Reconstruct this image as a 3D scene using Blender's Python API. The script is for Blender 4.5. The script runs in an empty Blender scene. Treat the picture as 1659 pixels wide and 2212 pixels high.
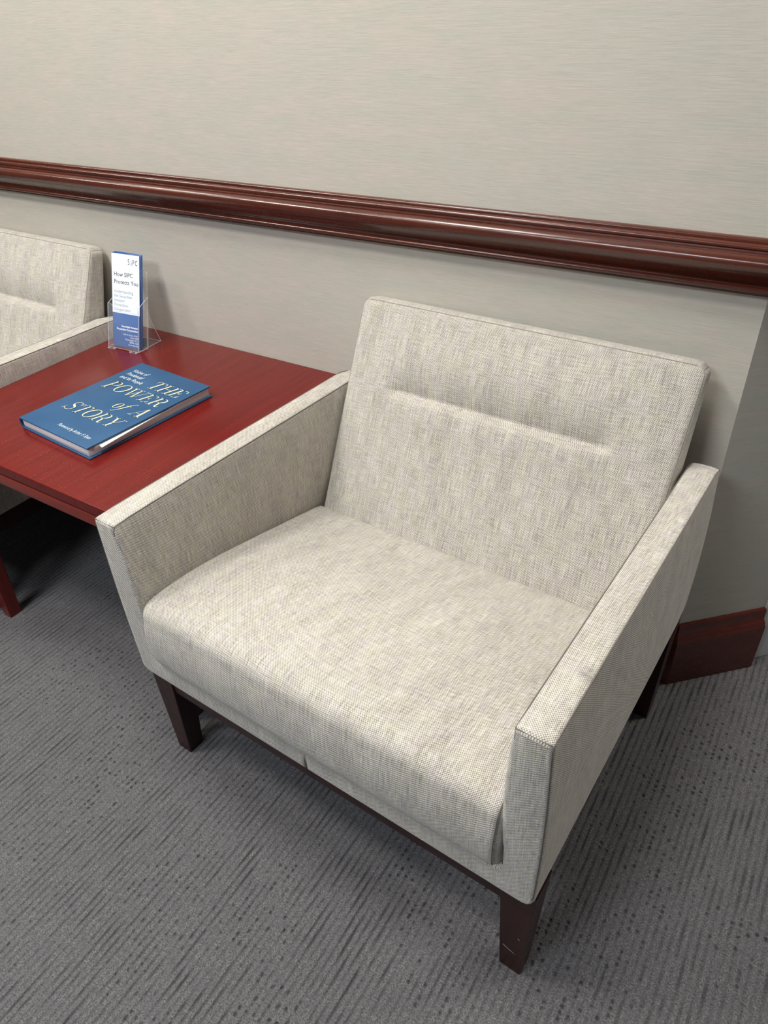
import bpy, bmesh, math, random
from mathutils import Vector, Matrix
from math import pi, sin, cos, radians

random.seed(7)
S = bpy.context.scene
COL = S.collection

# ------------------------------------------------------------------ camera
cam_data = bpy.data.cameras.new('camera')
cam = bpy.data.objects.new('camera', cam_data)
COL.objects.link(cam)
cam_data.sensor_fit = 'HORIZONTAL'
cam_data.sensor_width = 36.0
cam_data.lens = 33.9934
cam_data.clip_start = 0.02
RM = Matrix(((0.8411486, -0.2876736, 0.4579442), (0.5391501, 0.5122448, -0.6685226), (-0.0422632, 0.8092275, 0.5859732)))
cam.matrix_world = Matrix.Translation((0.491628, -1.169554, 1.216968)) @ RM.to_4x4()
S.camera = cam

# ------------------------------------------------------------------ light
S.view_settings.view_transform = 'Standard'
S.view_settings.look = 'None'
S.view_settings.exposure = 0.0
S.view_settings.gamma = 1.0
S.view_settings.use_curve_mapping = False

world = bpy.data.worlds.new('world'); S.world = world
world.use_nodes = True
bg = world.node_tree.nodes['Background']
bg.inputs[0].default_value = (0.92, 0.96, 1.0, 1)
bg.inputs[1].default_value = 0.085


def area(name, loc, target, size, power, color, size_y=None):
    d = bpy.data.lights.new(name, 'AREA')
    d.energy = power; d.color = color
    d.shape = 'RECTANGLE' if size_y else 'SQUARE'
    d.size = size
    if size_y: d.size_y = size_y
    o = bpy.data.objects.new(name, d); COL.objects.link(o)
    o.location = loc
    v = Vector(target) - Vector(loc)
    o.rotation_euler = v.to_track_quat('-Z', 'Y').to_euler()
    return o


area('ceiling_light_left', (-2.2, -1.25, 2.62), (-2.2, -1.25, 0), 0.30, 13, (1.0, 0.965, 0.90))
area('ceiling_light_main', (-0.95, -1.25, 2.62), (-0.95, -1.25, 0), 0.36, 30, (1.0, 0.965, 0.90))
area('fill_wall_side', (-0.05, -0.6, 2.62), (-0.05, -0.6, 0), 0.50, 26, (1.0, 0.965, 0.90))  # added fill close to the wall, lifts its upper part; no known fixture
area('fill_wall_left', (-1.7, -0.55, 2.62), (-1.7, -0.55, 0), 0.50, 15, (1.0, 0.965, 0.90))  # second added fill, brightens the upper wall on the left
area('ceiling_light_front', (-0.5, -2.75, 2.62), (-0.5, -2.75, 0), 1.0, 62, (0.85, 0.925, 1.0))
area('fill_right', (2.0, 1.4, 1.9), (0.3, -0.3, 0.5), 0.7, 31, (1.0, 0.96, 0.89))  # unseen fill added to brighten the chair sides that face right

# ------------------------------------------------------------------ helpers


def tag(o, label=None, cat=None, group=None, kind=None):
    if label: o['label'] = label
    if cat: o['category'] = cat
    if group: o['group'] = group
    if kind: o['kind'] = kind
    return o


def link(name, me, mats, parent=None):
    o = bpy.data.objects.new(name, me); COL.objects.link(o)
    for m in (mats if isinstance(mats, (list, tuple)) else [mats]):
        me.materials.append(m)
    if parent: o.parent = parent
    return o


def empty(name, loc=(0, 0, 0), rz=0):
    o = bpy.data.objects.new(name, None); COL.objects.link(o)
    o.location = loc; o.rotation_euler = (0, 0, rz)
    o.empty_display_size = .1
    return o


def mesh_from(verts, faces, name='m', smooth=True, uvs=None, matidx=None):
    me = bpy.data.meshes.new(name)
    me.from_pydata([tuple(v) for v in verts], [], faces)
    if smooth:
        me.polygons.foreach_set('use_smooth', [True] * len(me.polygons))
    if uvs is not None:
        ul = me.uv_layers.new(name='UVMap')
        i = 0
        for f in uvs:
            for c in f:
                ul.data[i].uv = c; i += 1
    if matidx:
        for p, mi in zip(me.polygons, matidx): p.material_index = mi
    me.validate(clean_customdata=False)
    me.update()
    return me


def boxuv(me):
    """world-scale box projection"""
    ul = me.uv_layers.get('UVMap') or me.uv_layers.new(name='UVMap')
    for p in me.polygons:
        n = p.normal; a = max(range(3), key=lambda k: abs(n[k]))
        for li in p.loop_indices:
            co = me.vertices[me.loops[li].vertex_index].co
            ul.data[li].uv = ((co.y, co.z), (co.x, co.z), (co.x, co.y))[a]


def from_bm(bm, smooth=False):
    me = bpy.data.meshes.new('m')
    bmesh.ops.recalc_face_normals(bm, faces=bm.faces)
    bm.to_mesh(me); bm.free()
    if smooth: me.polygons.foreach_set('use_smooth', [True] * len(me.polygons))
    boxuv(me)
    return me


def bevel_box(lo, hi, r=0.002, seg=2, taper=None):
    """box with bevelled edges; taper(v) may move verts before the bevel"""
    bm = bmesh.new()
    vs = [bm.verts.new((x, y, z)) for x in (lo[0], hi[0]) for y in (lo[1], hi[1]) for z in (lo[2], hi[2])]
    for f in ((0, 1, 3, 2), (4, 6, 7, 5), (0, 4, 5, 1), (2, 3, 7, 6), (0, 2, 6, 4), (1, 5, 7, 3)):
        bm.faces.new([vs[i] for i in f])
    if taper:
        for v in bm.verts: v.co = Vector(taper(v.co))
    bmesh.ops.recalc_face_normals(bm, faces=bm.faces)
    if r > 0:
        bmesh.ops.bevel(bm, geom=list(bm.edges), offset=r, segments=seg, profile=0.6, affect='EDGES')
    return from_bm(bm, r > 0)


def axis_samples(h, r, n, k=5):
    """positions from -h to h on a cube face; dense near the rounded edges"""
    e = [h - r + r * math.tan(i / k * pi / 4) for i in range(k + 1)]
    inner = [-(h - r) + 2 * (h - r) * i / n for i in range(1, n)]
    return [-x for x in reversed(e)] + inner + e


def round_box(h, r, n, deform=None, k=5):
    """dense rounded box, half sizes h, radius r, n interior cells per axis; deform maps point->point.
    returns mesh with cube-face UVs in metres and a point function for seams"""
    A = [axis_samples(h[i], r, n[i], k) for i in range(3)]

    def mp(p):
        q = [max(-(h[i] - r), min(h[i] - r, p[i])) for i in range(3)]
        d = Vector([p[i] - q[i] for i in range(3)])
        if d.length > 1e-9: d = d.normalized() * r
        v = Vector(q) + d
        return Vector(deform(v)) if deform else v
    verts = []; key = {}; faces = []; uvs = []

    def vid(p):
        kk = (round(p[0], 6), round(p[1], 6), round(p[2], 6))
        if kk not in key:
            key[kk] = len(verts); verts.append(mp(p))
        return key[kk]
    for a in range(3):
        b, c = [i for i in range(3) if i != a]
        for s in (-1, 1):
            for i in range(len(A[b]) - 1):
                for j in range(len(A[c]) - 1):
                    quad = []
                    uv = []
                    for (ii, jj) in ((i, j), (i + 1, j), (i + 1, j + 1), (i, j + 1)):
                        p = [0, 0, 0]; p[a] = s * h[a]; p[b] = A[b][ii]; p[c] = A[c][jj]
                        quad.append(vid(p)); uv.append((A[b][ii] + a * .37, A[c][jj] + s * .21))
                    flip = (s < 0) != (a == 1)
                    if flip: quad.reverse(); uv.reverse()
                    faces.append(quad); uvs.append(uv)
    return mesh_from(verts, faces, smooth=True, uvs=uvs), mp


def tube(pts, r, sides=6, closed=False):
    pts = [Vector(p) for p in pts]
    n = len(pts); verts = []; faces = []
    prev = None
    for i in range(n):
        a = pts[(i - 1) % n] if (closed or i > 0) else pts[i]
        b = pts[(i + 1) % n] if (closed or i < n - 1) else pts[i]
        t = (b - a).normalized()
        if prev is None:
            u = t.orthogonal().normalized()
        else:
            u = (prev - t * prev.dot(t))
            u = u.normalized() if u.length > 1e-6 else t.orthogonal().normalized()
        prev = u; w = t.cross(u)
        for s in range(sides):
            an = 2 * pi * s / sides
            verts.append(pts[i] + (u * cos(an) + w * sin(an)) * r)
    m = n if closed else n - 1
    for i in range(m):
        for s in range(sides):
            faces.append([i * sides + s, i * sides + (s + 1) % sides, ((i + 1) % n) * sides + (s + 1) % sides, ((i + 1) % n) * sides + s])
    if not closed:
        faces.append(list(range(sides))[::-1]); faces.append([(n - 1) * sides + s for s in range(sides)])
    return verts, faces


def join(parts):
    V = []; F = []
    for v, f in parts:
        o = len(V); V += list(v); F += [[i + o for i in q] for q in f]
    return V, F


def loft(outline, stations, place, uvplace=None):
    """outline: closed 2D polygon (ccw). stations: list of (inset, t). place(a,b,t)->3D"""
    n = len(outline)
    nrm = []
    for i in range(n):
        a = Vector(outline[i - 1]); b = Vector(outline[(i + 1) % n]); p = Vector(outline[i])
        e1 = (p - a).normalized(); e2 = (b - p).normalized()
        n1 = Vector((e1.y, -e1.x)); n2 = Vector((e2.y, -e2.x))
        m = (n1 + n2); m.normalize()
        nrm.append(m / max(.4, m.dot(n1)))
    arc = [0]
    for i in range(n): arc.append(arc[-1] + (Vector(outline[(i + 1) % n]) - Vector(outline[i])).length)
    verts = []; faces = []; uvs = []
    for ins, t in stations:
        for i in range(n):
            p = Vector(outline[i]) - nrm[i] * ins
            verts.append(Vector(place(p.x, p.y, t)))
    for k in range(len(stations) - 1):
        for i in range(n):
            j = (i + 1) % n
            faces.append([k * n + i, k * n + j, (k + 1) * n + j, (k + 1) * n + i])
            t0, t1 = stations[k][1], stations[k + 1][1]
            uvs.append([(arc[i], t0), (arc[i + 1], t0), (arc[i + 1], t1), (arc[i], t1)])
    o0 = stations[0][0]; o1 = stations[-1][0]
    faces.append(list(range(n))[::-1]); uvs.append([tuple(Vector(outline[i]) - nrm[i] * o0) for i in range(n)][::-1])
    b = (len(stations) - 1) * n
    faces.append([b + i for i in range(n)]); uvs.append([tuple(Vector(outline[i]) - nrm[i] * o1) for i in range(n)])
    return verts, faces, uvs


def fix_normals(me):
    bm = bmesh.new(); bm.from_mesh(me)
    bmesh.ops.recalc_face_normals(bm, faces=bm.faces)
    bm.to_mesh(me); bm.free()
    return me


# ------------------------------------------------------------------ materials


class NT:
    def __init__(s, name):
        s.m = bpy.data.materials.new(name); s.m.use_nodes = True
        s.t = s.m.node_tree; s.t.nodes.clear()
        s.out = s.t.nodes.new('ShaderNodeOutputMaterial')
        s.b = s.t.nodes.new('ShaderNodeBsdfPrincipled')
        s.t.links.new(s.b.outputs[0], s.out.inputs[0])

    def n(s, typ, **kw):
        nd = s.t.nodes.new('ShaderNode' + typ)
        for k, v in kw.items():
            setattr(nd, k, v)
        return nd

    def l(s, a, b): s.t.links.new(a, b)

    def val(s, x):
        return x

    def setin(s, sock, x):
        if hasattr(x, 'is_output') or isinstance(x, bpy.types.NodeSocket): s.l(x, sock)
        else: sock.default_value = x

    def math(s, op, a, b=0.0, c=None, clamp=False):
        nd = s.n('Math', operation=op, use_clamp=clamp)
        s.setin(nd.inputs[0], a); s.setin(nd.inputs[1], b)
        if c is not None: s.setin(nd.inputs[2], c)
        return nd.outputs[0]

    def mix(s, f, a, b, blend='MIX'):
        nd = s.n('Mix', data_type='RGBA', blend_type=blend)
        s.setin(nd.inputs[0], f)
        for i, x in ((6, a), (7, b)):
            if isinstance(x, tuple): nd.inputs[i].default_value = (*x[:3], 1)
            else: s.l(x, nd.inputs[i])
        return nd.outputs[2]

    def coord(s, kind, scale=(1, 1, 1), loc=(0, 0, 0), rot=(0, 0, 0)):
        tc = s.n('TexCoord'); mp = s.n('Mapping')
        s.l(tc.outputs[kind], mp.inputs[0])
        mp.inputs['Scale'].default_value = scale; mp.inputs['Location'].default_value = loc
        mp.inputs['Rotation'].default_value = rot
        return mp.outputs[0]

    def noise(s, vec, scale=1.0, detail=2.0, rough=.5):
        nd = s.n('TexNoise'); s.l(vec, nd.inputs['Vector'])
        nd.inputs['Scale'].default_value = scale; nd.inputs['Detail'].default_value = detail
        nd.inputs['Roughness'].default_value = rough
        return nd.outputs[0]

    def ramp(s, f, stops):
        nd = s.n('ValToRGB'); s.l(f, nd.inputs[0])
        e = nd.color_ramp.elements
        while len(e) < len(stops): e.new(.5)
        for i, (p, c) in enumerate(stops):
            e[i].position = p; e[i].color = (*c, 1) if len(c) == 3 else c
        return nd.outputs[0]

    def rng(s, v, a, b, c=0.0, d=1.0, smooth=False):
        nd = s.n('MapRange')
        if smooth: nd.interpolation_type = 'SMOOTHSTEP'
        s.l(v, nd.inputs[0])
        for i, x in enumerate((a, b, c, d)): nd.inputs[i + 1].default_value = x
        return nd.outputs[0]

    def bump(s, h, strength=.5, dist=.001, normal=None):
        nd = s.n('Bump'); s.l(h, nd.inputs['Height'])
        nd.inputs['Strength'].default_value = strength; nd.inputs['Distance'].default_value = dist
        if normal is not None: s.l(normal, nd.inputs['Normal'])
        s.l(nd.outputs[0], s.b.inputs['Normal'])
        return nd.outputs[0]

    def base(s, c): s.setin(s.b.inputs['Base Color'], (*c, 1) if isinstance(c, tuple) and len(c) == 3 else c)

    def p(s, **kw):
        for k, v in kw.items():
            s.setin(s.b.inputs[k.replace('_', ' ')], v)


def fabric_mat(spot=None):
    m = NT('woven_fabric')
    uv = m.coord('UV')
    sp = m.n('SeparateXYZ'); m.l(uv, sp.inputs[0])
    warp = m.noise(m.coord('UV', (60, 60, 1)), 1, 1)
    off = m.math('MULTIPLY', m.math('SUBTRACT', warp, .5), 1.2)
    P = 2 * pi / 0.0034
    u = m.math('SINE', m.math('ADD', m.math('MULTIPLY', sp.outputs[0], P), off))
    v = m.math('SINE', m.math('ADD', m.math('MULTIPLY', sp.outputs[1], P), off))
    dots = m.math('MULTIPLY', u, v)                     # +-1 diagonal basket
    h = m.rng(dots, -.9, .9, 0, 1)
    s1 = m.noise(m.coord('UV', (34, 560, 1)), 1, 3)      # slubs across
    s2 = m.noise(m.coord('UV', (520, 30, 1), (3.1, 1.7, 0)), 1, 3)  # slubs along
    slub = m.math('ADD', m.math('MULTIPLY', s1, .42), m.math('MULTIPLY', s2, .58))
    slub = m.rng(slub, .34, .66, 0, 1)
    big = m.rng(m.noise(m.coord('UV', (26, 6, 1)), 1, 3), .35, .65, 0, 1)
    t = m.math('ADD', m.math('MULTIPLY', h, .56), m.math('MULTIPLY', slub, .36))
    t = m.math('ADD', t, m.math('MULTIPLY', big, .08))
    c = m.ramp(t, [(0.12, (.150, .133, .114)), (.40, (.412, .381, .334)), (.66, (.628, .590, .522)), (.90, (.83, .80, .735))])
    tint = m.noise(m.coord('UV', (45, 30, 1), (9, 2, 0)), 1, 2)
    c = m.mix(m.rng(tint, .35, .65), m.mix(1.0, c, (.985, .965, 1.01), 'MULTIPLY'), m.mix(1.0, c, (.995, 1.0, .955), 'MULTIPLY'))
    if spot:                                            # a grey smudge rubbed into the cloth
        vm = m.n('VectorMath', operation='DISTANCE'); m.l(m.coord('Object'), vm.inputs[0]); vm.inputs[1].default_value = spot
        k = m.math('MULTIPLY', m.rng(vm.outputs['Value'], .004, .016, 1, 0), m.rng(m.noise(m.coord('Object', (160, 160, 160)), 1, 2), .3, .6))
        c = m.mix(m.math('MULTIPLY', k, .55), c, (.12, .11, .105))
    m.base(c)
    m.p(Roughness=.88, Specular_IOR_Level=.25, Sheen_Weight=.25, Sheen_Roughness=.5)
    hh = m.math('ADD', h, m.math('MULTIPLY', slub, .8))
    m.bump(hh, .8, .0007)
    return m.m


def wood_mat(name, c1, c2, rough=.3, scale=(6, 90, 90), coat=.3, kind='Object'):
    m = NT(name)
    g = m.noise(m.coord(kind, scale), 1, 4, .6)
    g2 = m.noise(m.coord(kind, tuple(x * .22 for x in scale)), 1, 2)
    t = m.math('ADD', m.math('MULTIPLY', g, .65), m.math('MULTIPLY', g2, .35))
    m.base(m.mix(m.rng(t, .36, .66), c1, c2))
    r = m.rng(m.noise(m.coord(kind, (40, 40, 40)), 1, 3), .3, .7, rough * .85, rough * 1.2)
    m.p(Roughness=r, Coat_Weight=coat, Coat_Roughness=.18, Specular_IOR_Level=.5 if coat > .25 else .3)
    m.bump(g, .06, .0005)
    return m.m


def table_mat():
    m = NT('red_mahogany_laminate')
    g = m.noise(m.coord('Object', (90, 5, 60)), 1, 4, .6)
    c = m.mix(m.rng(g, .3, .7), (.108, .0052, .0038), (.146, .0085, .0058))
    vo = m.n('TexVoronoi', voronoi_dimensions='2D'); m.l(m.coord('Object', (62, 62, 62)), vo.inputs['Vector'])
    rnd = m.n('SeparateColor'); m.l(vo.outputs['Color'], rnd.inputs[0])
    tc = m.coord('Object'); sx = m.n('SeparateXYZ'); m.l(tc, sx.inputs[0])
    front = m.rng(sx.outputs[1], -.30, .05, .80, .985)
    pick = m.math('GREATER_THAN', rnd.outputs[0], front)
    rad = m.math('MULTIPLY', rnd.outputs[1], .070)
    speck = m.math('MULTIPLY', m.math('LESS_THAN', vo.outputs['Distance'], rad), m.math('MULTIPLY', pick, m.math('GREATER_THAN', sx.outputs[2], .5256)))
    m.base(m.mix(m.math('MULTIPLY', speck, .8), c, (.8, .72, .68)))
    fog = m.noise(m.coord('Object', (5, 5, 5)), 1, 4, .6)
    m.p(Roughness=m.rng(fog, .3, .7, .235, .275), Specular_IOR_Level=.36)
    return m.m


def carpet_mat():
    m = NT('ribbed_carpet')
    wob = m.noise(m.coord('Object', (26, 9, 1)), 1, 2)
    tc = m.coord('Object'); sp = m.n('SeparateXYZ'); m.l(tc, sp.inputs[0])
    x = m.math('ADD', sp.outputs[0], m.math('MULTIPLY', m.math('SUBTRACT', wob, .5), .0050))
    y = sp.outputs[1]
    px, py = .0122, .0104
    xs = m.math('DIVIDE', x, px)
    col = m.math('FLOOR', xs)
    fx = m.math('SUBTRACT', xs, col)
    gx = m.math('SUBTRACT', 1.0, m.math('ABSOLUTE', m.math('MULTIPLY', m.math('SUBTRACT', fx, .5), 2.0)))
    gx = m.rng(gx, .30, 1.0, 0, 1, True)                # dark line in the middle of a column
    wc = m.n('TexWhiteNoise', noise_dimensions='1D'); m.l(col, wc.inputs['W'])
    wig = m.noise(m.coord('Object', (70, 70, 1)), 1, 1)
    ys = m.math('ADD', m.math('ADD', m.math('DIVIDE', y, py), m.math('MULTIPLY', wc.outputs['Value'], .5)), m.math('MULTIPLY', wig, 1.1))
    row = m.math('FLOOR', ys); fy = m.math('SUBTRACT', ys, row)
    gy = m.math('SUBTRACT', 1.0, m.math('ABSOLUTE', m.math('MULTIPLY', m.math('SUBTRACT', fy, .5), 2.0)))
    gy = m.rng(gy, .1, .8, 0, 1, True)
    # random per cell
    cv = m.n('CombineXYZ'); m.l(col, cv.inputs[0]); m.l(row, cv.inputs[1])
    wn = m.n('TexWhiteNoise', noise_dimensions='2D'); m.l(cv.outputs[0], wn.inputs['Vector'])
    cell = m.rng(wn.outputs['Value'], .35, 1.0)
    # continuous runs along a column
    cv2 = m.n('CombineXYZ'); m.l(m.math('MULTIPLY', col, 7.31), cv2.inputs[0]); m.l(m.math('MULTIPLY', y, 15.0), cv2.inputs[1])
    run = m.rng(m.noise(cv2.outputs[0], 1, 1), .42, .68)
    # regions of pits / regions of lines
    zone = m.rng(m.noise(m.coord('Object', (5.5, 4.0, 1)), 1, 2), .40, .60)
    pits = m.math('MULTIPLY', m.math('MULTIPLY', gy, cell), m.rng(zone, 0, 1, .45, 1.15))
    lines = m.math('MULTIPLY', m.rng(run, 0, 1, .28, 1), m.rng(zone, 0, 1, .9, .45))
    dark = m.math('MULTIPLY', gx, m.math('MAXIMUM', pits, lines))
    mid = m.noise(m.coord('Object', (140, 110, 1)), 1, 2)
    pile = m.noise(m.coord('Object', (380, 380, 380)), 1, 3, .8)
    big = m.noise(m.coord('Object', (30, 30, 1)), 1, 3)
    c = m.mix(m.rng(pile, .36, .64), (.048, .045, .048), (.275, .260, .263))
    c = m.mix(m.rng(mid, .35, .65, 0, .5), c, (.085, .082, .086))
    c = m.mix(m.rng(big, .3, .7, 0, .35), c, (.11, .108, .118))
    c = m.mix(m.math('MULTIPLY', dark, .80), c, (.020, .019, .024))
    m.base(c)
    h = m.math('SUBTRACT', m.math('MULTIPLY', pile, .45), m.math('MULTIPLY', dark, 1.1))
    m.bump(h, .9, .0035)
    m.p(Roughness=.97, Specular_IOR_Level=.12, Sheen_Weight=.15)
    return m.m


def wallpaper_mat():
    m = NT('grasscloth_wallpaper')
    f = m.noise(m.coord('UV', (34, 900, 1)), 1, 3, .65)
    f2 = m.noise(m.coord('UV', (14, 420, 1), (4, 7, 0)), 1, 2)
    patch = m.noise(m.coord('UV', (9, 30, 1), (1, 5, 0)), 1, 3, .6)
    patch2 = m.noise(m.coord('UV', (4, 9, 1), (8, 1, 0)), 1, 2)
    c = m.mix(m.rng(patch, .38, .62), (.498, .481, .417), (.545, .490, .434))
    c = m.mix(m.rng(patch2, .35, .65, 0, .5), c, (.505, .489, .430))
    k = m.math('ADD', m.math('MULTIPLY', f, .6), m.math('MULTIPLY', f2, .4))
    kk = m.rng(k, .34, .66, .93, 1.11)
    cc = m.n('CombineColor'); 
    for i in range(3): m.l(kk, cc.inputs[i])
    c = m.mix(1.0, c, cc.outputs[0], 'MULTIPLY')
    m.base(c)
    m.p(Roughness=.72, Specular_IOR_Level=.3)
    m.bump(k, .35, .0006)
    return m.m


def plain(name, c, rough=.6, **kw):
    m = NT(name); m.base(c); m.p(Roughness=rough, **kw)
    return m.m


def cover_mat():
    m = NT('blue_book_cloth')
    f = m.noise(m.coord('Object', (14, 14, 14)), 1, 4, .6)
    m.base(m.mix(m.rng(f, .3, .7), (.012, .070, .170), (.018, .088, .205)))
    m.p(Roughness=.42, Coat_Weight=.1, Coat_Roughness=.4)
    m.bump(m.noise(m.coord('Object', (900, 900, 900)), 1, 2), .1, .0002)
    return m.m


def pages_mat():
    m = NT('page_edges')
    f = m.noise(m.coord('Object', (6, 6, 2600)), 1, 2)
    m.base(m.mix(m.rng(f, .3, .7), (.66, .64, .65), (.90, .88, .88)))
    m.p(Roughness=.8)
    return m.m


def clear_mat(name, alpha, col):
    m = NT(name); m.base(col)
    m.p(Roughness=.05, Alpha=alpha, IOR=1.45, Specular_IOR_Level=.5)
    return m.m


FAB = fabric_mat()
FABSPOT = fabric_mat((0.3718, -0.2250, .573))
SEAM = plain('seam_thread', (.16, .14, .125), .9)
SEAMSOFT = plain('seam_thread_pale', (.30, .27, .235), .9)
STITCH = plain('seam_fold_fabric', (.50, .46, .41), .9)
RAILW = wood_mat('mahogany_moulding', (.052, .011, .006), (.112, .024, .011), .27, (5, 120, 120), .5)
BASEW = wood_mat('mahogany_baseboard', (.062, .009, .005), (.10, .015, .007), .26, (5, 60, 120), .3)
LEGW = wood_mat('dark_mahogany_leg', (.022, .0045, .0045), (.036, .008, .007), .34, (60, 60, 8), .0)
TABLE = table_mat()
TABLEEDGE = wood_mat('red_mahogany_edge', (.17, .018, .012), (.25, .030, .018), .32, (5, 90, 90), .25)
TABLELEG = wood_mat('red_mahogany_leg', (.12, .010, .008), (.18, .017, .012), .34, (80, 80, 8), .2)
CARPET = carpet_mat()
WALL = wallpaper_mat()
WHITEP = plain('white_painted_metal', (.80, .81, .78), .45)
CEIL = plain('ceiling_tile', (.75, .75, .72), .9)
COVER = cover_mat()
PAGES = pages_mat()
PAPER = plain('white_paper', (.86, .87, .88), .55)
GOLD = plain('pale_gold_print', (.60, .59, .42), .45)
WHITEINK = plain('pale_print', (.66, .74, .80), .5)
LEAFW = plain('leaflet_white', (.82, .88, .93), .35)
LEAFB = plain('leaflet_blue', (.030, .145, .47), .32, Coat_Weight=.2)
LEAFD = plain('leaflet_navy', (.012, .03, .11), .4)
NAVYINK = plain('navy_ink', (.02, .03, .08), .5)
GREYINK = plain('grey_ink', (.30, .38, .48), .5)
WHITETEXT = plain('white_ink', (.85, .9, .95), .5)
CLEAR = clear_mat('clear_acrylic', .05, (.80, .84, .90))
CLEAREDGE = clear_mat('clear_acrylic_edge', .42, (.78, .82, .90))

# ------------------------------------------------------------------ structure
XC = 0.3885           # wall corner where the wall turns away at 45 degrees
HT = 0.5264           # table top height


def wall_mesh(pts, z0, z1, thick_dir=None, thick=.1):
    """vertical wall along plan points, front face towards the room, with thickness"""
    V = []; F = []; UV = []
    d = 0
    back = [Vector(p) + Vector(thick_dir) * thick for p in pts]
    for (a, b, A_, B_) in zip(pts[:-1], pts[1:], back[:-1], back[1:]):
        L = (Vector(b) - Vector(a)).length
        o = len(V)
        V += [(a[0], a[1], z0), (b[0], b[1], z0), (b[0], b[1], z1), (a[0], a[1], z1),
              (A_.x, A_.y, z0), (B_.x, B_.y, z0), (B_.x, B_.y, z1), (A_.x, A_.y, z1)]
        for q in ((0, 1, 2, 3), (5, 4, 7, 6), (3, 2, 6, 7), (1, 0, 4, 5), (0, 3, 7, 4), (2, 1, 5, 6)):
            F.append([o + i for i in q])
            u = {0: d, 3: d, 4: d, 7: d, 1: d + L, 2: d + L, 5: d + L, 6: d + L}
            z = {0: z0, 1: z0, 4: z0, 5: z0, 2: z1, 3: z1, 6: z1, 7: z1}
            UV.append([(u[i], z[i]) for i in q])
        d += L
    return mesh_from(V, F, smooth=False, uvs=UV)


# floor
me = mesh_from([(-4.5, -4.5, 0), (3.0, -4.5, 0), (3.0, 2.2, 0), (-4.5, 2.2, 0), (-4.5, -4.5, -.05), (3, -4.5, -.05), (3, 2.2, -.05), (-4.5, 2.2, -.05)],
               [(0, 1, 2, 3), (7, 6, 5, 4), (0, 4, 5, 1), (1, 5, 6, 2), (2, 6, 7, 3), (3, 7, 4, 0)], smooth=False)
tag(link('floor', me, CARPET), kind='structure')
H = 2.7
C45 = cos(pi / 4)
RET = 0.19           # length of the angled return
E1 = (XC + RET * C45, RET * C45)
WY = .008            # the wall plane
w = link('wall_back', wall_mesh([(-4.5, 0), (XC, 0)], 0, H, (0, 1), .12), WALL); tag(w, kind='structure'); w.location.y = WY
w = link('wall_right', wall_mesh([(XC, 0), E1], 0, H, (-C45, C45), .12), WALL); tag(w, kind='structure'); w.location.y = WY
me = mesh_from([(-4.5, -4.5, H), (3.0, -4.5, H), (3.0, 2.2, H), (-4.5, 2.2, H), (-4.5, -4.5, H + .05), (3, -4.5, H + .05), (3, 2.2, H + .05), (-4.5, 2.2, H + .05)],
               [(3, 2, 1, 0), (4, 5, 6, 7), (1, 5, 4, 0), (2, 6, 5, 1), (3, 7, 6, 2), (0, 4, 7, 3)], smooth=False)
tag(link('ceiling', me, CEIL), kind='structure')


def sweep_profile(prof, plan, name, mat):
    """prof: (d,z) list outward; plan: list of (point, offset dir, normal scale) mitred sections"""
    V = []; F = []
    n = len(prof)
    for (p, off) in plan:
        for d, z in prof:
            V.append((p[0] + off[0] * d, p[1] + off[1] * d, z))
    for k in range(len(plan) - 1):
        for i in range(n):
            j = (i + 1) % n
            F.append([k * n + i, k * n + j, (k + 1) * n + j, (k + 1) * n + i])
    F.append(list(range(n))[::-1]); F.append([(len(plan) - 1) * n + i for i in range(n)])
    me = mesh_from(V, F, smooth=True)
    fix_normals(me)
    o = link(name, me, mat); tag(o, kind='structure'); o.location.y = WY
    if name == 'trim_1': o.location.z = -.0021
    md = o.modifiers.new('es', 'EDGE_SPLIT'); md.split_angle = radians(38)
    return o


def arc(cx, cz, r, a0, a1, n=6):
    return [(cx + r * cos(radians(a0 + (a1 - a0) * i / n)), cz + r * sin(radians(a0 + (a1 - a0) * i / n))) for i in range(n + 1)]


t225 = math.tan(pi / 8)
# mitred plan for the outside corner: left end, corner, end of return
plan = [((-4.5, 0), (0, -1)), ((XC, 0), (t225, -1)), (E1, (C45, -C45))]
rail = [(-.004, .9085), (.004, .9085)]
rail += arc(.0045, .9040, .0045, 80, -30, 5)
rail += [(.0095, .9010)]
rail += arc(.0110, .8965, .0050, 100, -45, 7)
rail += [(.0150, .8915), (.0165, .8905), (.0165, .8885)]
rail += arc(.0200, .8770, .0120, 105, -35, 14)
rail += [(.0280, .8660), (.0252, .8625), (.0222, .8590), (.0194, .8555), (.0168, .8520), (.0147, .8490)]
rail += [(.0130, .8465), (.0130, .8435), (.0165, .8430)]
rail += arc(.0165, .8388, .0042, 85, -85, 7)
rail += [(.0120, .8345), (.0120, .8300), (.0090, .8285), (-.004, .8285)]
sweep_profile(rail, plan, 'trim_1', RAILW)
bb = [(-.004, .158), (.006, .158), (.0085, .155), (.0085, .134), (.011, .130), (.015, .1265), (.0158, .124), (.0158, .1225), (.019, .1195), (.0195, .117), (.0195, -.004), (-.004, -.004)]
sweep_profile(bb, [((-4.5, 0), (0, -1)), ((XC, 0), (t225, -1))], 'baseboard_back', BASEW)
sweep_profile(bb, [((XC, 0), (t225, -1)), (E1, (C45, -C45))], 'baseboard_right', BASEW)
# white door casing beyond the angled return
me = bevel_box((0, -.002, 0), (.11, .10, 2.10), .003, 2)
dc = link('door_1', me, WHITEP); tag(dc, kind='structure')
dc.location = (E1[0] + .001, E1[1] + .002 + WY, 0); dc.rotation_euler = (0, 0, radians(47))

# ------------------------------------------------------------------ armchair
HW = .3805; TH = .0463; YA = -.3365; YB = .3195; ZA = .5755; ZB = .2345


def lerp(a, b, t): return a + (b - a) * t


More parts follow.
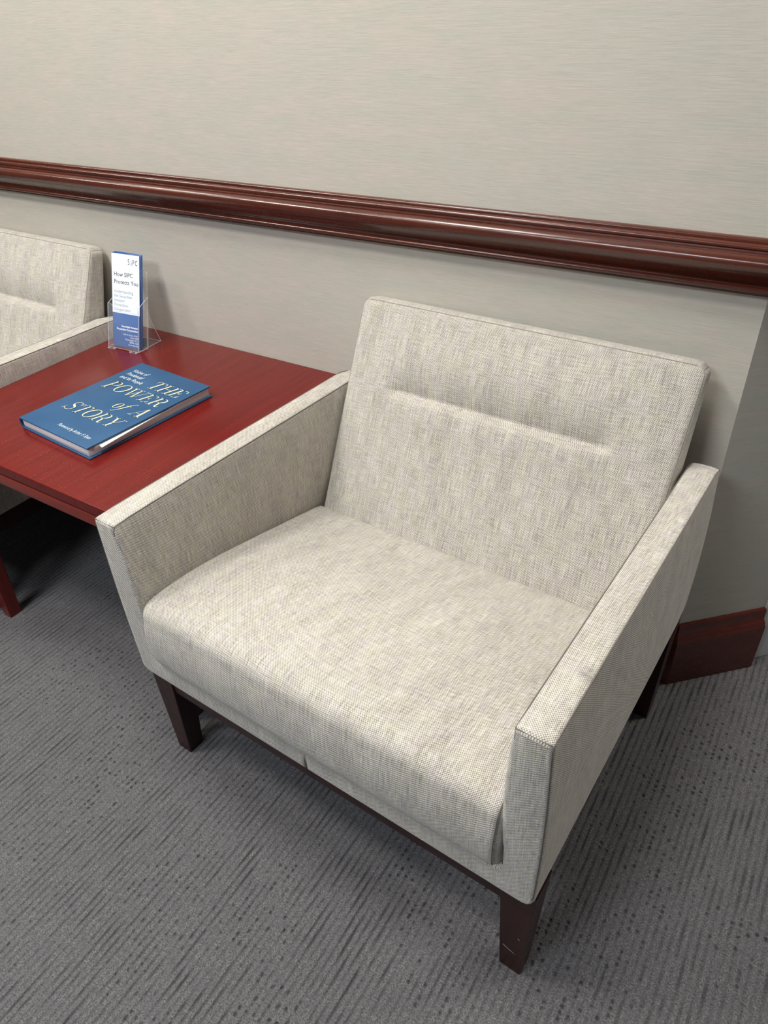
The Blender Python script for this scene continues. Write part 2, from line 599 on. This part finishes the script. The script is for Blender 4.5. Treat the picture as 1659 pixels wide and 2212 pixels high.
def smooth01(t):
    t = max(0, min(1, t)); return t * t * (3 - 2 * t)


def arm_mesh(s):
    """vertical padded panel whose foot turns in as half of the front strip"""
    hb = HW + .0035
    o = [(0, ZB), (hb - .020, ZB)]
    o += [(hb - .018 + .018 * sin(radians(a)), ZB + .018 - .018 * cos(radians(a))) for a in (15, 30, 45, 60, 75, 90)]
    for i in range(1, 14):
        t = i / 14; o.append((lerp(hb, HW, t) + .0035 * sin(pi * t), lerp(ZB + .018, ZA - .006, t)))
    o += [(HW - .006 + .006 * cos(radians(a)), ZA - .006 + .006 * sin(radians(a))) for a in (0, 30, 60, 90)]
    o += [(HW - TH * .66, ZA + .0012), (HW - TH * .33, ZA + .0012)][::-1]
    o += [(HW - TH + .006 + .006 * cos(radians(a)), ZA - .006 + .006 * sin(radians(a))) for a in (90, 120, 150, 180)]
    for i in range(1, 14):
        t = i / 14; o.append((HW - TH - .006 * sin(pi * min(1, t * 1.15)) ** .7 if t < .86 else HW - TH, lerp(ZA - .006, .300, t)))
    o += [(HW - TH - .012 + .012 * cos(radians(a)), .299 - .012 * sin(radians(a))) for a in (0, 30, 60, 90)]
    o += [(.16, .287), (0, .287)]
    st = []
    r = .007
    for a in (0, 25, 50, 75, 90): st.append((r * (1 - sin(radians(a))), YA + r * (1 - cos(radians(a)))))
    for i in range(1, 20): st.append((0, lerp(YA + r, YB - .02, i / 20)))
    for a in (90, 70, 50, 30, 15, 0): st.append((.010 * (1 - sin(radians(a))), YB - .010 + .010 * cos(radians(a))))

    def place(a, b, y):
        # outline (a = x, b = z)
        if b > .5: b = b - .0075 * smooth01((y - YA) / (YB - YA))
        # rear top corner rounds off
        d = y - (YB - .045)
        if d > 0 and b > .50:
            b -= .012 * (d / .045) ** 2
        if d > 0 and b < .30:
            b += .022 * (d / .045) ** 2
        # top seam line is faintly crowned at the front corner
        return (s * a, y, b)
    V, F, UV = loft(o, st, place)
    for k in range(len(F) - 2):                             # upright warp on the sides, lengthwise on the top
        if min(V[i].z for i in F[k]) < ZA - .012: UV[k] = [(q[1], q[0]) for q in UV[k]]
    me = mesh_from(V, F, smooth=True, uvs=UV)
    fix_normals(me)
    # seam curves: outer and inner edge of front/top faces
    def rim(ox, oy):
        pts = []
        q = 0.7071
        # along the front edge, from bottom to top, then over the top to the back
        return pts
    return me, o, st, place


def seam_obj(pts, parent, name='seam', r=.0010, mat=None):
    V, F = tube(pts, r, 6)
    return link(name, mesh_from(V, F), mat or SEAM, parent)


def backrest_mesh(YBt=.345):
    hx, hy, hz, r = .3275, .03, .2, .013
    Y0, Z0, Y1, Z1 = .1085, .310, .3125, .7300     # front plane, bottom to top
    YC, ZBt = .232, .7225               # back plane bottom / top

    def deform(p):
        u = (p.x) / hx
        w = (p.y + hy) / (2 * hy)                  # 0 front .. 1 back
        v = (p.z + hz) / (2 * hz)
        fy = lerp(Y0, Y1, v); fz = lerp(Z0, Z1, v)
        by = lerp(YC, YBt, v); bz = lerp(Z0, ZBt, v)
        y = lerp(fy, by, w); z = lerp(fz, bz, w)
        # front padding and the horizontal tuft
        fr = smooth01(1 - w * 2.2)
        crown = .010 * (1 - abs(u) ** 3.0) * sin(pi * min(1, max(0, v))) ** .6
        vc = .650
        win = smooth01((.70 - abs(u)) / .10)
        if v > vc: g = math.exp(-((v - vc) / .060) ** 1.0)
        else: g = math.exp(-((vc - v) / .014) ** 1.5)
        puff = .007 * math.exp(-((v - vc - .15) / .11) ** 2) * win
        low = .003 * math.exp(-((vc - v - .08) / .07) ** 2) * win if v < vc else 0
        dy = -crown - puff - low + .019 * g * win
        n = Vector((0, -.90, .43))
        off = -dy * fr
        y += n.y * off; z += n.z * off
        # top edge sags a little in the middle, corners turned
        z -= .003 * smooth01(1 - abs(u)) * smooth01((v - .8) / .2) * 0
        # soften the upper corners in elevation
        cu = max(0, abs(u) - .93) / .07; cv = max(0, v - .95) / .05
        k = cu * cu * cv * cv
        x = p.x - math.copysign(.006 * k, p.x); z -= .008 * k
        return (x, y, z)
    me, mp = round_box((hx, hy, hz), r, (56, 4, 120), deform)
    fix_normals(me)
    return me, mp, (hx, hy, hz, r)


def seat_mesh():
    # side profile (y,z), ccw looking from +x : bottom back -> bottom front -> front bulge -> top -> back
    prof = [(.1265, .283), (-.18, .283), (-.325, .283)]
    prof += [(-.3345, .285), (-.3400, .291), (-.3435, .301), (-.3460, .316), (-.3472, .333), (-.3472, .350), (-.3455, .366), (-.3425, .381)]
    for a in (0, 15, 30, 45, 60, 75, 90):
        prof.append((-.313 - .0275 * cos(radians(a)), .3905 + .0275 * sin(radians(a))))
    prof += [(-.290, .4190), (-.265, .4185), (-.23, .4160), (-.19, .4105), (-.15, .4035), (-.10, .3935), (-.05, .383), (0, .372), (.05, .361), (.085, .3535), (.105, .349), (.117, .3445), (.1245, .337), (.1265, .325), (.1265, .300)]
    prof = prof[::-1]
    hw = .3335; r = .016
    st = []
    for a in (0, 20, 40, 60, 75, 90): st.append((r * (1 - sin(radians(a))), -hw + r * (1 - cos(radians(a)))))
    n = 40
    for i in range(1, n): st.append((0, lerp(-hw + r, hw - r, i / n)))
    for a in (90, 75, 60, 40, 20, 0): st.append((r * (1 - sin(radians(a))), hw - r * (1 - cos(radians(a)))))

    def place(a, b, x):
        u = x / hw
        c = (1 - abs(u) ** 2.6)
        if b > .33: b += .009 * c * smooth01((b - .33) / .05) * smooth01((.13 - a) / .12)
        if a < -.30: a -= .004 * c * smooth01((-.30 - a) / .05)
        # a shallow sitting dip
        b -= .008 * math.exp(-((x) / .20) ** 2 - ((a + .02) / .16) ** 2) if b > .36 else 0
        return (x, a, b)
    V, F, UV = loft(prof, st, place)
    UV = [[(q[1], q[0]) for q in f] for f in UV]            # warp threads run front to back
    me = mesh_from(V, F, smooth=True, uvs=UV)
    fix_normals(me)
    # seam on the side boxing, both ends
    seams = []
    for s in (-1, 1):
        pts = []
        for (a, b) in prof:
            if -.40 < a < .10 and b > .297:
                pts.append(Vector(place(a, b, s * (hw - r * .45))))
        seams.append(pts)
    return me, seams


def make_chair(loc, rz, label, back_y):
    root = empty('armchair', loc, rz)
    tag(root, label, 'armchair', 'cream upholstered armchairs along the wall')
    # armrests
    for s in (-1, 1):
        me, o, st, place = arm_mesh(s)
        arm = link('armrest', me, FABSPOT if (s > 0 and loc[0] > -1) else FAB, root)
        # seams follow the edges of the top strip and of the front strip
        for side in ('outer', 'inner'):
            X = HW - .0012 if side == 'outer' else HW - TH + .0012
            pts = []
            z_end = ZB + .004 if side == 'outer' else .30
            nb = 14
            for i in range(nb):
                z = lerp(z_end, ZA - .012, i / (nb - 1)); t = (z - ZB) / (ZA - ZB)
                if side == 'outer':
                    xx = lerp(HW + .0035, HW, t) + .0035 * sin(pi * t) - .0022
                    if z < ZB + .018: xx -= .018 - math.sqrt(max(0, .018 ** 2 - (ZB + .018 - z) ** 2))
                else:
                    xx = HW - TH + .0022
                pts.append(Vector((s * xx, YA + .0016, z)))
            pts.append(Vector((s * X, YA + .0035, ZA - .0035)))
            for i in range(1, 24):
                y = lerp(YA + .010, YB - .008, i / 23)
                x3, y3, z3 = place(X, ZA - .0016, y)
                pts.append(Vector((x3, y3, z3)))
            seam_obj(pts, arm, 'seam', .0008)
        # little mitre seam across the front top corner
        seam_obj([Vector((s * lerp(HW - .002, HW - TH + .002, i / 6), YA + .0022 - .0002, ZA - .0020)) for i in range(7)], arm, 'seam', .0007)
    # seat cushion
    me, seams = seat_mesh()
    seat = link('seat_cushion', me, FAB, root)
    seam_obj(seams[1], seat, 'seam', .0009)
    # backrest
    me, mp, (hx, hy, hz, r) = backrest_mesh(back_y)
    back = link('backrest', me, FAB, root)
    pts = []
    N = 40
    for i in range(10, N + 1): pts.append(mp((-hx, -hy, lerp(-hz, hz - r * .4, i / N))))
    for i in range(0, N + 1): pts.append(mp((lerp(-hx + r * .4, hx - r * .4, i / N), -hy, hz)))
    for i in range(N, 9, -1): pts.append(mp((hx, -hy, lerp(-hz, hz - r * .4, i / N))))
    seam_obj(pts, back, 'seam', .0008, SEAMSOFT)
    for s in (-1, 1):
        seam_obj([mp((s * hx, lerp(-hy, hy * .9, i / 8), hz)) for i in range(9)], back, 'seam', .0006, SEAMSOFT)
    # front rail stitch in the middle of the strip
    seam_obj([Vector((.001, YA - .0003, lerp(.262, ZB + .003, i / 4))) for i in range(5)], root, 'strip_seam', .0009)
    # wooden base
    me = bevel_box((-.340, -.3205, .186), (.340, -.298, ZB + .002), .0015, 2)
    link('front_rail', me, LEGW, root)
    me = bevel_box((-.340, .250, .186), (.340, .272, ZB + .002), .0015, 2)
    link('back_rail', me, LEGW, root)
    for s in (-1, 1):
        me = bevel_box((s * .352 - .010, -.300, .186), (s * .352 + .010, .255, ZB + .002), .0015, 2)
        link('side_rail', me, LEGW, root)
    for sx in (-1, 1):
        for sy in (-1, 1):
            def tp(v, sx=sx, sy=sy):
                top = v.z > .1
                xo = .3845 if top else .3765      # outer
                xi = .3310 if top else .3415
                x = xo if v.x > .5 else xi
                if sy < 0: y = (-.3235 if top else -.3215) if v.y < .5 else (-.274 if top else -.2890)
                else: y = (.235 if top else .2450) if v.y < .5 else (.287 if top else .2790)
                return (sx * x, y, v.z)
            me = bevel_box((0, 0, 0), (1, 1, ZB + .004), 0, 2, tp)
            bm = bmesh.new(); bm.from_mesh(me)
            bmesh.ops.bevel(bm, geom=[e for e in bm.edges if abs(e.verts[0].co.z - e.verts[1].co.z) > .1], offset=.0018, segments=2, affect='EDGES', profile=.6)
            leg = link('leg', from_bm(bm), LEGW, root)
            if sx > 0 and sy < 0 and loc[0] > -1:
                # pale scuffs low on the front leg
                sc = []
                sc.append(tube([(.345, -.3221, .064), (.352, -.3223, .0605), (.360, -.3224, .058), (.3665, -.3223, .056)], .0007, 5))
                sc.append(tube([(.3665, -.3229, .108), (.371, -.3229, .106)], .0005, 5))
                pm = plain('pale_scuff', (.16, .13, .13), .6)
                for V, F in sc: tag(link('scratch', mesh_from(V, F), pm, leg), 'pale scratch on dark wood')
    return root


CH = make_chair((0, -.349, 0), -.0396, 'cream woven armchair in the foreground, seen whole, right of the red table', .346)
CH2 = make_chair((-1.4411, -.3474, 0), -.0105, 'cream woven armchair left of the red table, cut off by the photo edge', .351)

# ------------------------------------------------------------------ side table
TX0, TX1, TY0, TY1 = -1.0545, -.400, -.6094, -.0215
tb = empty('side_table', ((TX0 + TX1) / 2, (TY0 + TY1) / 2, 0))
tag(tb, 'low red mahogany side table between the two cream armchairs', 'table')
hx, hy = (TX1 - TX0) / 2, (TY1 - TY0) / 2
# the slab reaches the wall
top = link('tabletop', bevel_box((-hx, -hy, HT - .0205), (hx, hy + .0280, HT), .0018, 3), TABLE, tb)
ap = link('apron', bevel_box((-hx + .003, -hy + .0012, .4765), (hx - .003, hy, HT - .0255), .0012, 2), TABLEEDGE, tb)
link('shadow_gap', bevel_box((-hx + .006, -hy + .005, HT - .027), (hx - .006, hy - .004, HT - .019), 0), LEGW, tb)
for sx in (-1, 1):
    for sy in (-1, 1):
        def tp(v, sx=sx, sy=sy):
            topv = v.z > .1
            o, i = (hx - .004, hx - .052) if topv else (hx - .006, hx - .034)
            oy, iy = (hy - .002, hy - .050) if topv else (hy - .004, hy - .034)
            return (sx * (o if v.x > .5 else i), sy * (oy if v.y > .5 else iy), v.z)
        me = bevel_box((0, 0, 0), (1, 1, .478), 0, 2, tp)
        bm = bmesh.new(); bm.from_mesh(me)
        bmesh.ops.bevel(bm, geom=[e for e in bm.edges if abs(e.verts[0].co.z - e.verts[1].co.z) > .1], offset=.002, segments=2, affect='EDGES', profile=.6)
        link('leg', from_bm(bm), TABLELEG, tb)

# ------------------------------------------------------------------ lettering
def strip(pts, ws):
    """thick polyline -> quads in 2D; ws = widths measured horizontally or normal"""
    V = []; F = []
    n = len(pts)
    for i in range(n):
        a = Vector(pts[max(0, i - 1)]); b = Vector(pts[min(n - 1, i + 1)])
        t = (b - a).normalized(); nn = Vector((-t.y, t.x))
        w = ws[i] if isinstance(ws, (list, tuple)) else ws
        V += [Vector(pts[i]) + nn * w / 2, Vector(pts[i]) - nn * w / 2]
    for i in range(n - 1): F.append([2 * i, 2 * i + 1, 2 * i + 3, 2 * i + 2])
    return V, F


def quad(*p): return [Vector(q) for q in p], [list(range(len(p)))]


HL = .035   # hairline
ST = .132   # stem


def g_stem(x, h=1.0, y=0.0, serif=.12, w=ST, top=True, bot=True):
    r = [quad((x - w / 2, y), (x + w / 2, y), (x + w / 2, y + h), (x - w / 2, y + h))]
    if bot: r.append(quad((x - w / 2 - serif, y), (x + w / 2 + serif, y), (x + w / 2 + serif, y + HL), (x - w / 2 - serif, y + HL)))
    if top: r.append(quad((x - w / 2 - serif, y + h - HL), (x + w / 2 + serif, y + h - HL), (x + w / 2 + serif, y + h), (x - w / 2 - serif, y + h)))
    return r


def g_ring(cx, cy, rx, ry, a0=0, a1=360, thick=ST, thin=HL, n=36):
    V = []; F = []
    for i in range(n + 1):
        a = radians(a0 + (a1 - a0) * i / n)
        V.append(Vector((cx + rx * cos(a), cy + ry * sin(a))))
        V.append(Vector((cx + (rx - thick) * cos(a), cy + (ry - thin) * sin(a))))
    for i in range(n): F.append([2 * i, 2 * i + 1, 2 * i + 3, 2 * i + 2])
    return [(V, F)]


def bez(p0, p1, p2, p3, n=12):
    out = []
    for i in range(n + 1):
        t = i / n; s = 1 - t
        out.append(tuple(s ** 3 * p0[k] + 3 * s * s * t * p1[k] + 3 * s * t * t * p2[k] + t ** 3 * p3[k] for k in (0, 1)))
    return out


def glyph(c):
    if c == 'T':
        return g_stem(.40, top=False) + [quad((.0, 1 - HL), (.80, 1 - HL), (.80, 1), (.0, 1)), quad((.0, 1), (.0, .72), (.02, .72), (.10, 1)), quad((.80, 1), (.70, 1), (.78, .72), (.80, .72))], .84
    if c == 'H':
        return g_stem(.18) + g_stem(.82) + [quad((.2, .5), (.8, .5), (.8, .5 + HL), (.2, .5 + HL))], 1.02
    if c == 'E':
        return g_stem(.18) + [quad((.2, 1 - HL), (.74, 1 - HL), (.74, 1), (.2, 1)), quad((.2, 0), (.76, 0), (.76, HL), (.2, HL)), quad((.2, .51), (.52, .51), (.52, .51 + HL), (.2, .51 + HL)),
                              quad((.74, 1), (.62, 1), (.72, .74), (.74, .74)), quad((.76, 0), (.76, .28), (.74, .28), (.62, 0)), quad((.52, .40), (.52, .64), (.50, .64), (.46, .52), (.50, .40))], .84
    if c == 'P' or c == 'R':
        r = g_stem(.18) + [quad((.2, 1 - HL), (.48, 1 - HL), (.48, 1), (.2, 1)), quad((.2, .47), (.48, .47), (.48, .47 + HL), (.2, .47 + HL))]
        r += g_ring(.46, .735, .31, .265, -90, 90, ST * .95, HL, 20)
        if c == 'R':
            p = bez((.42, .49), (.74, .49), (.60, .02), (.82, .02)) + [(.90, .03), (.95, .12)]
            w = [HL] + [lerp(.08, ST * .9, min(1, i / 4)) for i in range(len(p) - 5)] + [.10, .06, HL * .8, HL * .7]
            r.append(strip(p, w[:len(p)]))
            return r, .98
        return r, .84
    if c == 'O':
        return g_ring(.48, .5, .46, .515), 1.0
    if c == 'W':
        r = []
        for x0, x1, w in ((.10, .42, ST), (.42, .68, HL), (.60, .92, ST), (.92, 1.22, HL)):
            up = (x0, x1)
            if w == ST: r.append(quad((x0 - w / 2, 1), (x1 - w / 2 + .02, 0), (x1 + .04, 0), (x0 + w / 2, 1)))
            else: r.append(quad((x0 - .01, 0), (x0 + HL, 0), (x1 + HL, 1), (x1, 1)))
        for x in (.10, .62, 1.24): r.append(quad((x - .19, 1 - HL), (x + .19, 1 - HL), (x + .19, 1), (x - .19, 1)))
        return r, 1.42
    if c == 'A':
        r = [quad((.44, 1.02), (.56, 1.02), (.90, 0), (.72, 0)), quad((.12, 0), (.155, 0), (.50, 1.0), (.465, .98)), quad((.24, .33), (.70, .33), (.70, .33 + HL), (.24, .33 + HL)),
             quad((.0, 0), (.28, 0), (.28, HL), (.0, HL)), quad((.62, 0), (1.0, 0), (1.0, HL), (.62, HL))]
        return r, .98
    if c == 'Y':
        r = [quad((.06, 1), (.23, 1), (.56, .42), (.42, .42)), quad((.80, 1), (.84, 1), (.53, .42), (.49, .42)), quad((-.06, 1 - HL), (.34, 1 - HL), (.34, 1), (-.06, 1)), quad((.68, 1 - HL), (.98, 1 - HL), (.98, 1), (.68, 1))]
        r += g_stem(.49, h=.46, top=False)
        return r, .96
    if c == 'S':
        p = bez((.70, .74), (.64, 1.06), (.14, 1.06), (.14, .76), 10) + bez((.14, .76), (.14, .50), (.70, .54), (.70, .26), 14)[1:] + bez((.70, .26), (.70, -.08), (.10, -.08), (.06, .28), 10)[1:]
        n = len(p)
        w = []
        for i in range(n):
            t = i / (n - 1); w.append(HL + (ST * 1.05 - HL) * math.exp(-((t - .50) / .15) ** 2))
        return [strip(p, w), quad((.69, .70), (.73, .70), (.78, 1.0), (.74, 1.0)), quad((.02, .0), (.05, .0), (.09, .32), (.05, .32))], .86
    if c == 'o':
        return g_ring(.30, .32, .26, .335, thick=.11, thin=.03), .60
    if c == 'f':
        p = bez((-.12, -.30), (.08, -.42), (.14, .0), (.20, .4), 10) + bez((.20, .4), (.26, .86), (.36, 1.10), (.56, .96), 10)[1:]
        n = len(p); w = [.03 + .085 * math.exp(-((i / (n - 1) - .5) / .25) ** 2) for i in range(n)]
        return [strip(p, w), quad((.04, .60), (.44, .60), (.44, .63), (.04, .63))], .52
    return [], .45


def serif_text(txt, x0, y0, capw, width, sheer=.30):
    """polygons for txt with cap height capw, total advance scaled to width"""
    parts = []; x = 0
    total = sum(glyph(c)[1] for c in txt) + .05 * (len(txt) - 1)
    sc = width / total
    for c in txt:
        gl, adv = glyph(c)
        for V, F in gl:
            parts.append(([Vector((x0 + (x + v.x) * sc + v.y * capw * sheer, y0 + v.y * capw, 0)) for v in V], F))
        x += adv + .05
    return parts


def font_mesh(txt, size, x, y, sheer=0.0, align='LEFT', bold=0.0, space=1.0, line=1.0, xs=1.0):
    cu = bpy.data.curves.new('t', 'FONT')
    cu.body = txt; cu.size = size; cu.shear = sheer; cu.align_x = align; cu.offset = bold
    cu.space_character = space; cu.space_line = line; cu.resolution_u = 3
    ob = bpy.data.objects.new('t', cu); COL.objects.link(ob)
    bpy.context.view_layer.update()
    dg = bpy.context.evaluated_depsgraph_get()
    me = bpy.data.meshes.new_from_object(ob.evaluated_get(dg))
    V = [Vector((v.co.x * xs + x, v.co.y + y, 0)) for v in me.vertices]
    F = [list(p.vertices) for p in me.polygons]
    bpy.data.objects.remove(ob); bpy.data.curves.remove(cu); bpy.data.meshes.remove(me)
    return V, F


def flat_print(name, parts, mat, parent, z=0.0, xform=None):
    V, F = join(parts)
    V = [Vector((v.x, v.y, z)) for v in V]
    if xform: V = [xform @ v for v in V]
    me = mesh_from(V, F, smooth=False)
    bm = bmesh.new(); bm.from_mesh(me)
    up = (xform.to_3x3() @ Vector((0, 0, 1))) if xform else Vector((0, 0, 1))
    for f in bm.faces:
        f.normal_update()
        if f.normal.dot(up) < 0: f.normal_flip()
    bm.to_mesh(me); bm.free()
    return link(name, me, mat, parent)


# ------------------------------------------------------------------ book
BW, BH, BT = .2295, .3040, .0250
bk = empty('book', (-.844, -.4955, HT + .0001), -.0726)
tag(bk, 'large blue hardback book with gold lettering lying on the red table', 'book')
CT = .0032
link('back_cover', bevel_box((0, -.0005, 0), (BW, BH, CT), .0012, 2), COVER, bk)
link('front_cover', bevel_box((0, 0, BT - CT), (BW, BH, BT), .0012, 2, lambda v: (v.x, v.y, v.z - (.0 if v.x > .1 else .0012))), COVER, bk)
# spine: rounded
V = []; F = []
n = 8
for yy in (0.0, BH):
    for i in range(n + 1):
        a = radians(90 + 180 * i / n); V.append((.0035 + .0065 * cos(a), yy, BT / 2 - .0006 + (BT / 2 - .0008) * sin(a)))
    for i in range(n, -1, -1):
        a = radians(90 + 180 * i / n); V.append((.0045 + .0040 * cos(a), yy, BT / 2 - .0006 + (BT / 2 - .0032) * sin(a)))
m_ = 2 * (n + 1)
for i in range(m_): F.append([i, (i + 1) % m_, m_ + (i + 1) % m_, m_ + i])
F.append(list(range(m_))); F.append([m_ + i for i in range(m_)][::-1])
me = mesh_from(V, F, smooth=False); fix_normals(me)
link('spine', me, COVER, bk)
link('page_block', bevel_box((.004, .0035, CT - .0002), (BW - .0045, BH - .0035, BT - CT - .0022), .0006, 1), PAGES, bk)
# gold title, positions measured on the cover (x right, y towards the wall)
title = []
title += serif_text('THE', .112, .2255, .0345, .0985)
title += serif_text('POWER', .0255, .1775, .0345, .183)
title += serif_text('of', .122, .1300, .0330, .0385, .34)
title += serif_text('A', .179, .1290, .0345, .0335)
title += serif_text('STORY', .0375, .0730, .0350, .160)
tf = flat_print('title_lettering', title, GOLD, bk, BT + .00015)
tag(tf, 'pale gold slanted serif title lettering')
flat_print('author_lettering', [font_mesh('Foreword by Arthur F. Ryan', .0125, .0985, .0235, .3, xs=.72)], WHITEINK, bk, BT + .00015)
small = [font_mesh('Voices of', .0160, .0215, .2610, .3, xs=.80), font_mesh('Prudential', .0160, .0215, .2440, .3, xs=.80), font_mesh('and Its People', .0160, .0215, .2270, .3, xs=.80)]
tf = flat_print('subtitle_lettering', small, WHITEINK, bk, BT + .00015)
tag(tf, 'small pale slanted subtitle lettering')
# loose sheet sticking out of the fore edge
ps = empty('paper_sheet', (-.844, -.4955, HT + .0001), -.0726)
tag(ps, 'white loose sheet of paper sticking out under the blue book cover', 'paper')
V = []; F = []
zc = BT - CT - .0010
Q = [(.060, .0300), (.2365, .0260), (.2215, .3085), (.100, .2990)]
nseg = 12
for i in range(nseg + 1):
    t = i / nseg
    l = Vector(Q[0]).lerp(Vector(Q[3]), t); r_ = Vector(Q[1]).lerp(Vector(Q[2]), t)
    sag = .0040 * (1 - t) ** 2
    V += [(l.x, l.y, zc), (BW - .0042, l.y + (r_.y - l.y) * .9, zc), (r_.x, r_.y, zc - sag), (l.x, l.y, zc - .0004), (BW - .0042, l.y + (r_.y - l.y) * .9, zc - .0004), (r_.x, r_.y, zc - sag - .0004)]
for i in range(nseg):
    a = i * 6; b = a + 6
    for (p, q) in ((0, 1), (1, 2), (2, 5), (5, 4), (4, 3), (3, 0)): F.append([a + p, a + q, b + q, b + p])
F.append([0, 3, 4, 1]); F.append([1, 4, 5, 2]); k = nseg * 6; F.append([k, k + 1, k + 4, k + 3]); F.append([k + 1, k + 2, k + 5, k + 4])
me = mesh_from(V, F, smooth=False); fix_normals(me)
o = link('sheet', me, PAPER, ps)

# ------------------------------------------------------------------ leaflet holder
LEAN = radians(17.8)
HY = radians(4.0)
# frame: origin at pocket bottom front-left on the table, x along the front, y up the lean, z out of the front face
def frame(loc, yaw):
    return Matrix.Translation(loc) @ Matrix.Rotation(yaw, 4, 'Z') @ Matrix.Rotation(pi / 2 - LEAN, 4, 'X')


hold = empty('leaflet_holder', (-1.0135, -.1330, HT + .0003), HY)
tag(hold, 'clear acrylic leaflet holder on the red table by the wall', 'leaflet holder')
LF = Matrix.Rotation(pi / 2 - LEAN, 4, 'X')          # local leaned frame


def lpanel(lo, hi, r=.0006, fr=LF):
    me = bevel_box(lo, hi, r, 1); me.transform(fr); return me


def outline_plate(pts, z0, z1, fr=LF):
    n = len(pts)
    V = [Vector((p[0], p[1], z0)) for p in pts] + [Vector((p[0], p[1], z1)) for p in pts]
    F = [list(range(n))[::-1], [n + i for i in range(n)]] + [[i, (i + 1) % n, n + (i + 1) % n, n + i] for i in range(n)]
    me = mesh_from([fr @ v for v in V], F, smooth=False); fix_normals(me); return me


PW, PD, G = .100, .030, .0020      # pocket width, depth, sheet thickness
fp = [(.002, .008), (PW - .002, .008), (PW - .002, .108), (PW - .010, .106), (PW - .020, .100), (PW * .66, .099), (PW * .60, .094), (PW * .40, .094), (PW * .34, .099), (.020, .100), (.010, .106), (.002, .108)]

def acrylic(name, me):
    me.materials.clear()
    o = link(name, me, [CLEAR, CLEAREDGE], hold)
    areas = sorted((p.area for p in me.polygons), reverse=True)
    big = areas[1] * .5
    for p in me.polygons: p.material_index = 0 if p.area > big else 1
    return o


acrylic('front_panel', outline_plate(fp, -G, 0))
bp = [(.0, .0115), (PW, .0115), (PW, .185), (PW - .006, .191), (.006, .191), (.0, .185)]
acrylic('back_panel', outline_plate(bp, -PD, -PD + G))
for x0 in (-G * .5, PW - G * .5):
    V = []
    sp = [(-.0000, .004), (-.0000, .106), (-PD, .132), (-PD, .0115)]
    for dx in (0, G): V += [LF @ Vector((x0 + dx, y, z)) for (z, y) in sp]
    F = [[3, 2, 1, 0], [4, 5, 6, 7]] + [[i, (i + 1) % 4, 4 + (i + 1) % 4, 4 + i] for i in range(4)]
    me = mesh_from(V, F, smooth=False); fix_normals(me); acrylic('side_panel', me)
acrylic('pocket_floor', bevel_box((.001, .003, .0012), (PW - .001, .031, .0026), .0004, 1))
# front feet and rear easel leg standing on the table
for x0 in (.002, PW - .026):
    acrylic('foot', bevel_box((x0, -.006, .0), (x0 + .024, .001, .005), .0025, 3))
bt = LF @ Vector((0, .100, -PD)); 
V = []
for x0, xw in ((.006, 0), (PW - .006, 0)):
    V += [Vector((x0, bt.y, bt.z)), Vector((x0, .0850, 0)), Vector((x0, .0825, 0)), Vector((x0, bt.y - .0022, bt.z))]
F = [[0, 1, 2, 3], [7, 6, 5, 4], [0, 4, 5, 1], [1, 5, 6, 2], [2, 6, 7, 3], [3, 7, 4, 0]]
me = mesh_from(V, F, smooth=False); fix_normals(me); acrylic('easel_leg', me)
acrylic('base_strip', bevel_box((.004, .034, .0), (PW - .004, .083, .0022), .0006, 1))

# ------------------------------------------------------------------ leaflets
LW, LH, LTH = .0850, .2155, .0015
hm = Matrix.Translation((-1.0135, -.1330, HT + .0003)) @ Matrix.Rotation(HY, 4, 'Z') @ LF


def make_leaflet(i):
    z = -.0070 - i * .0024
    M = hm @ Matrix.Translation((.0082 + (i % 3) * .0008, .0078 + (-.0070 - z) * .34, z)) @ Matrix.Rotation(radians(3.0 - .35 * i), 4, 'Y')
    root = empty('leaflet'); root.matrix_world = M
    body = bevel_box((0, 0, -LTH), (LW, LH, 0), .0003, 1)
    link('folded_sheet', body, LEAFB if i % 2 == 0 else LEAFD, root)
    return root


lf = make_leaflet(0)
tag(lf, 'front leaflet in the clear holder, white above blue with printed title', 'leaflet')
split = .0790
fw = link('white_panel', bevel_box((.0004, split, .00005), (LW - .0004, LH - .0006, .00035), 0), LEAFW, lf)
tag(fw, 'white printed upper panel')
txt = [font_mesh('How SiPC'.replace('i', 'I'), .0140, .0065, .1640), font_mesh('Protects You', .0140, .0065, .1470)]
flat_print('heading', txt, NAVYINK, lf, .0005)
txt = [font_mesh(s, .0105, .0065, .1240 - k * .0122) for k, s in enumerate(['Understanding', 'the Securities', 'Investor', 'Protection'])]
txt[3] = font_mesh('Protection', .0105, .0065, .1240 - 3 * .0112)
txt = [font_mesh(s, .0100, .0065, .1262 - k * .0104) for k, s in enumerate(['Understanding', 'the Securities', 'Investor', 'Protection', 'Corporation'])]
flat_print('subheading', txt, GREYINK, lf, .0005)
logo = [font_mesh('S', .0185, .0500, .1925, xs=.62), font_mesh('i', .0150, .0592, .1920, xs=.9), font_mesh('P', .0185, .0640, .1920, xs=.60), font_mesh('C', .0165, .0718, .1925, xs=.62)]
flat_print('logo', logo, NAVYINK, lf, .0005)
txt = [font_mesh('Securities Investor', .0068, LW - .006, .0470, align='RIGHT', bold=.0002), font_mesh('Protection Corporation', .0068, LW - .006, .0395, align='RIGHT', bold=.0002)]
for k, s in enumerate(['1667 K Street, N.W.', 'Suite 1000', 'Washington, D.C.', '20006-1620', 'www.sipc.org']):
    txt.append(font_mesh(s, .0056, LW - .006, .0285 - k * .0058, align='RIGHT'))
flat_print('address_lines', txt, WHITETEXT, lf, .0003)
for i in range(1, 5):
    l2 = make_leaflet(i)
    tag(l2, ['', 'dark navy leaflet directly behind the white front leaflet in the holder', 'blue leaflet third from the front of the holder stack',
             'dark navy leaflet last but one in the holder stack, fourth from the front', 'blue leaflet at the very back of the stack against the holder panel'][i], 'leaflet', 'leaflets behind the front one')
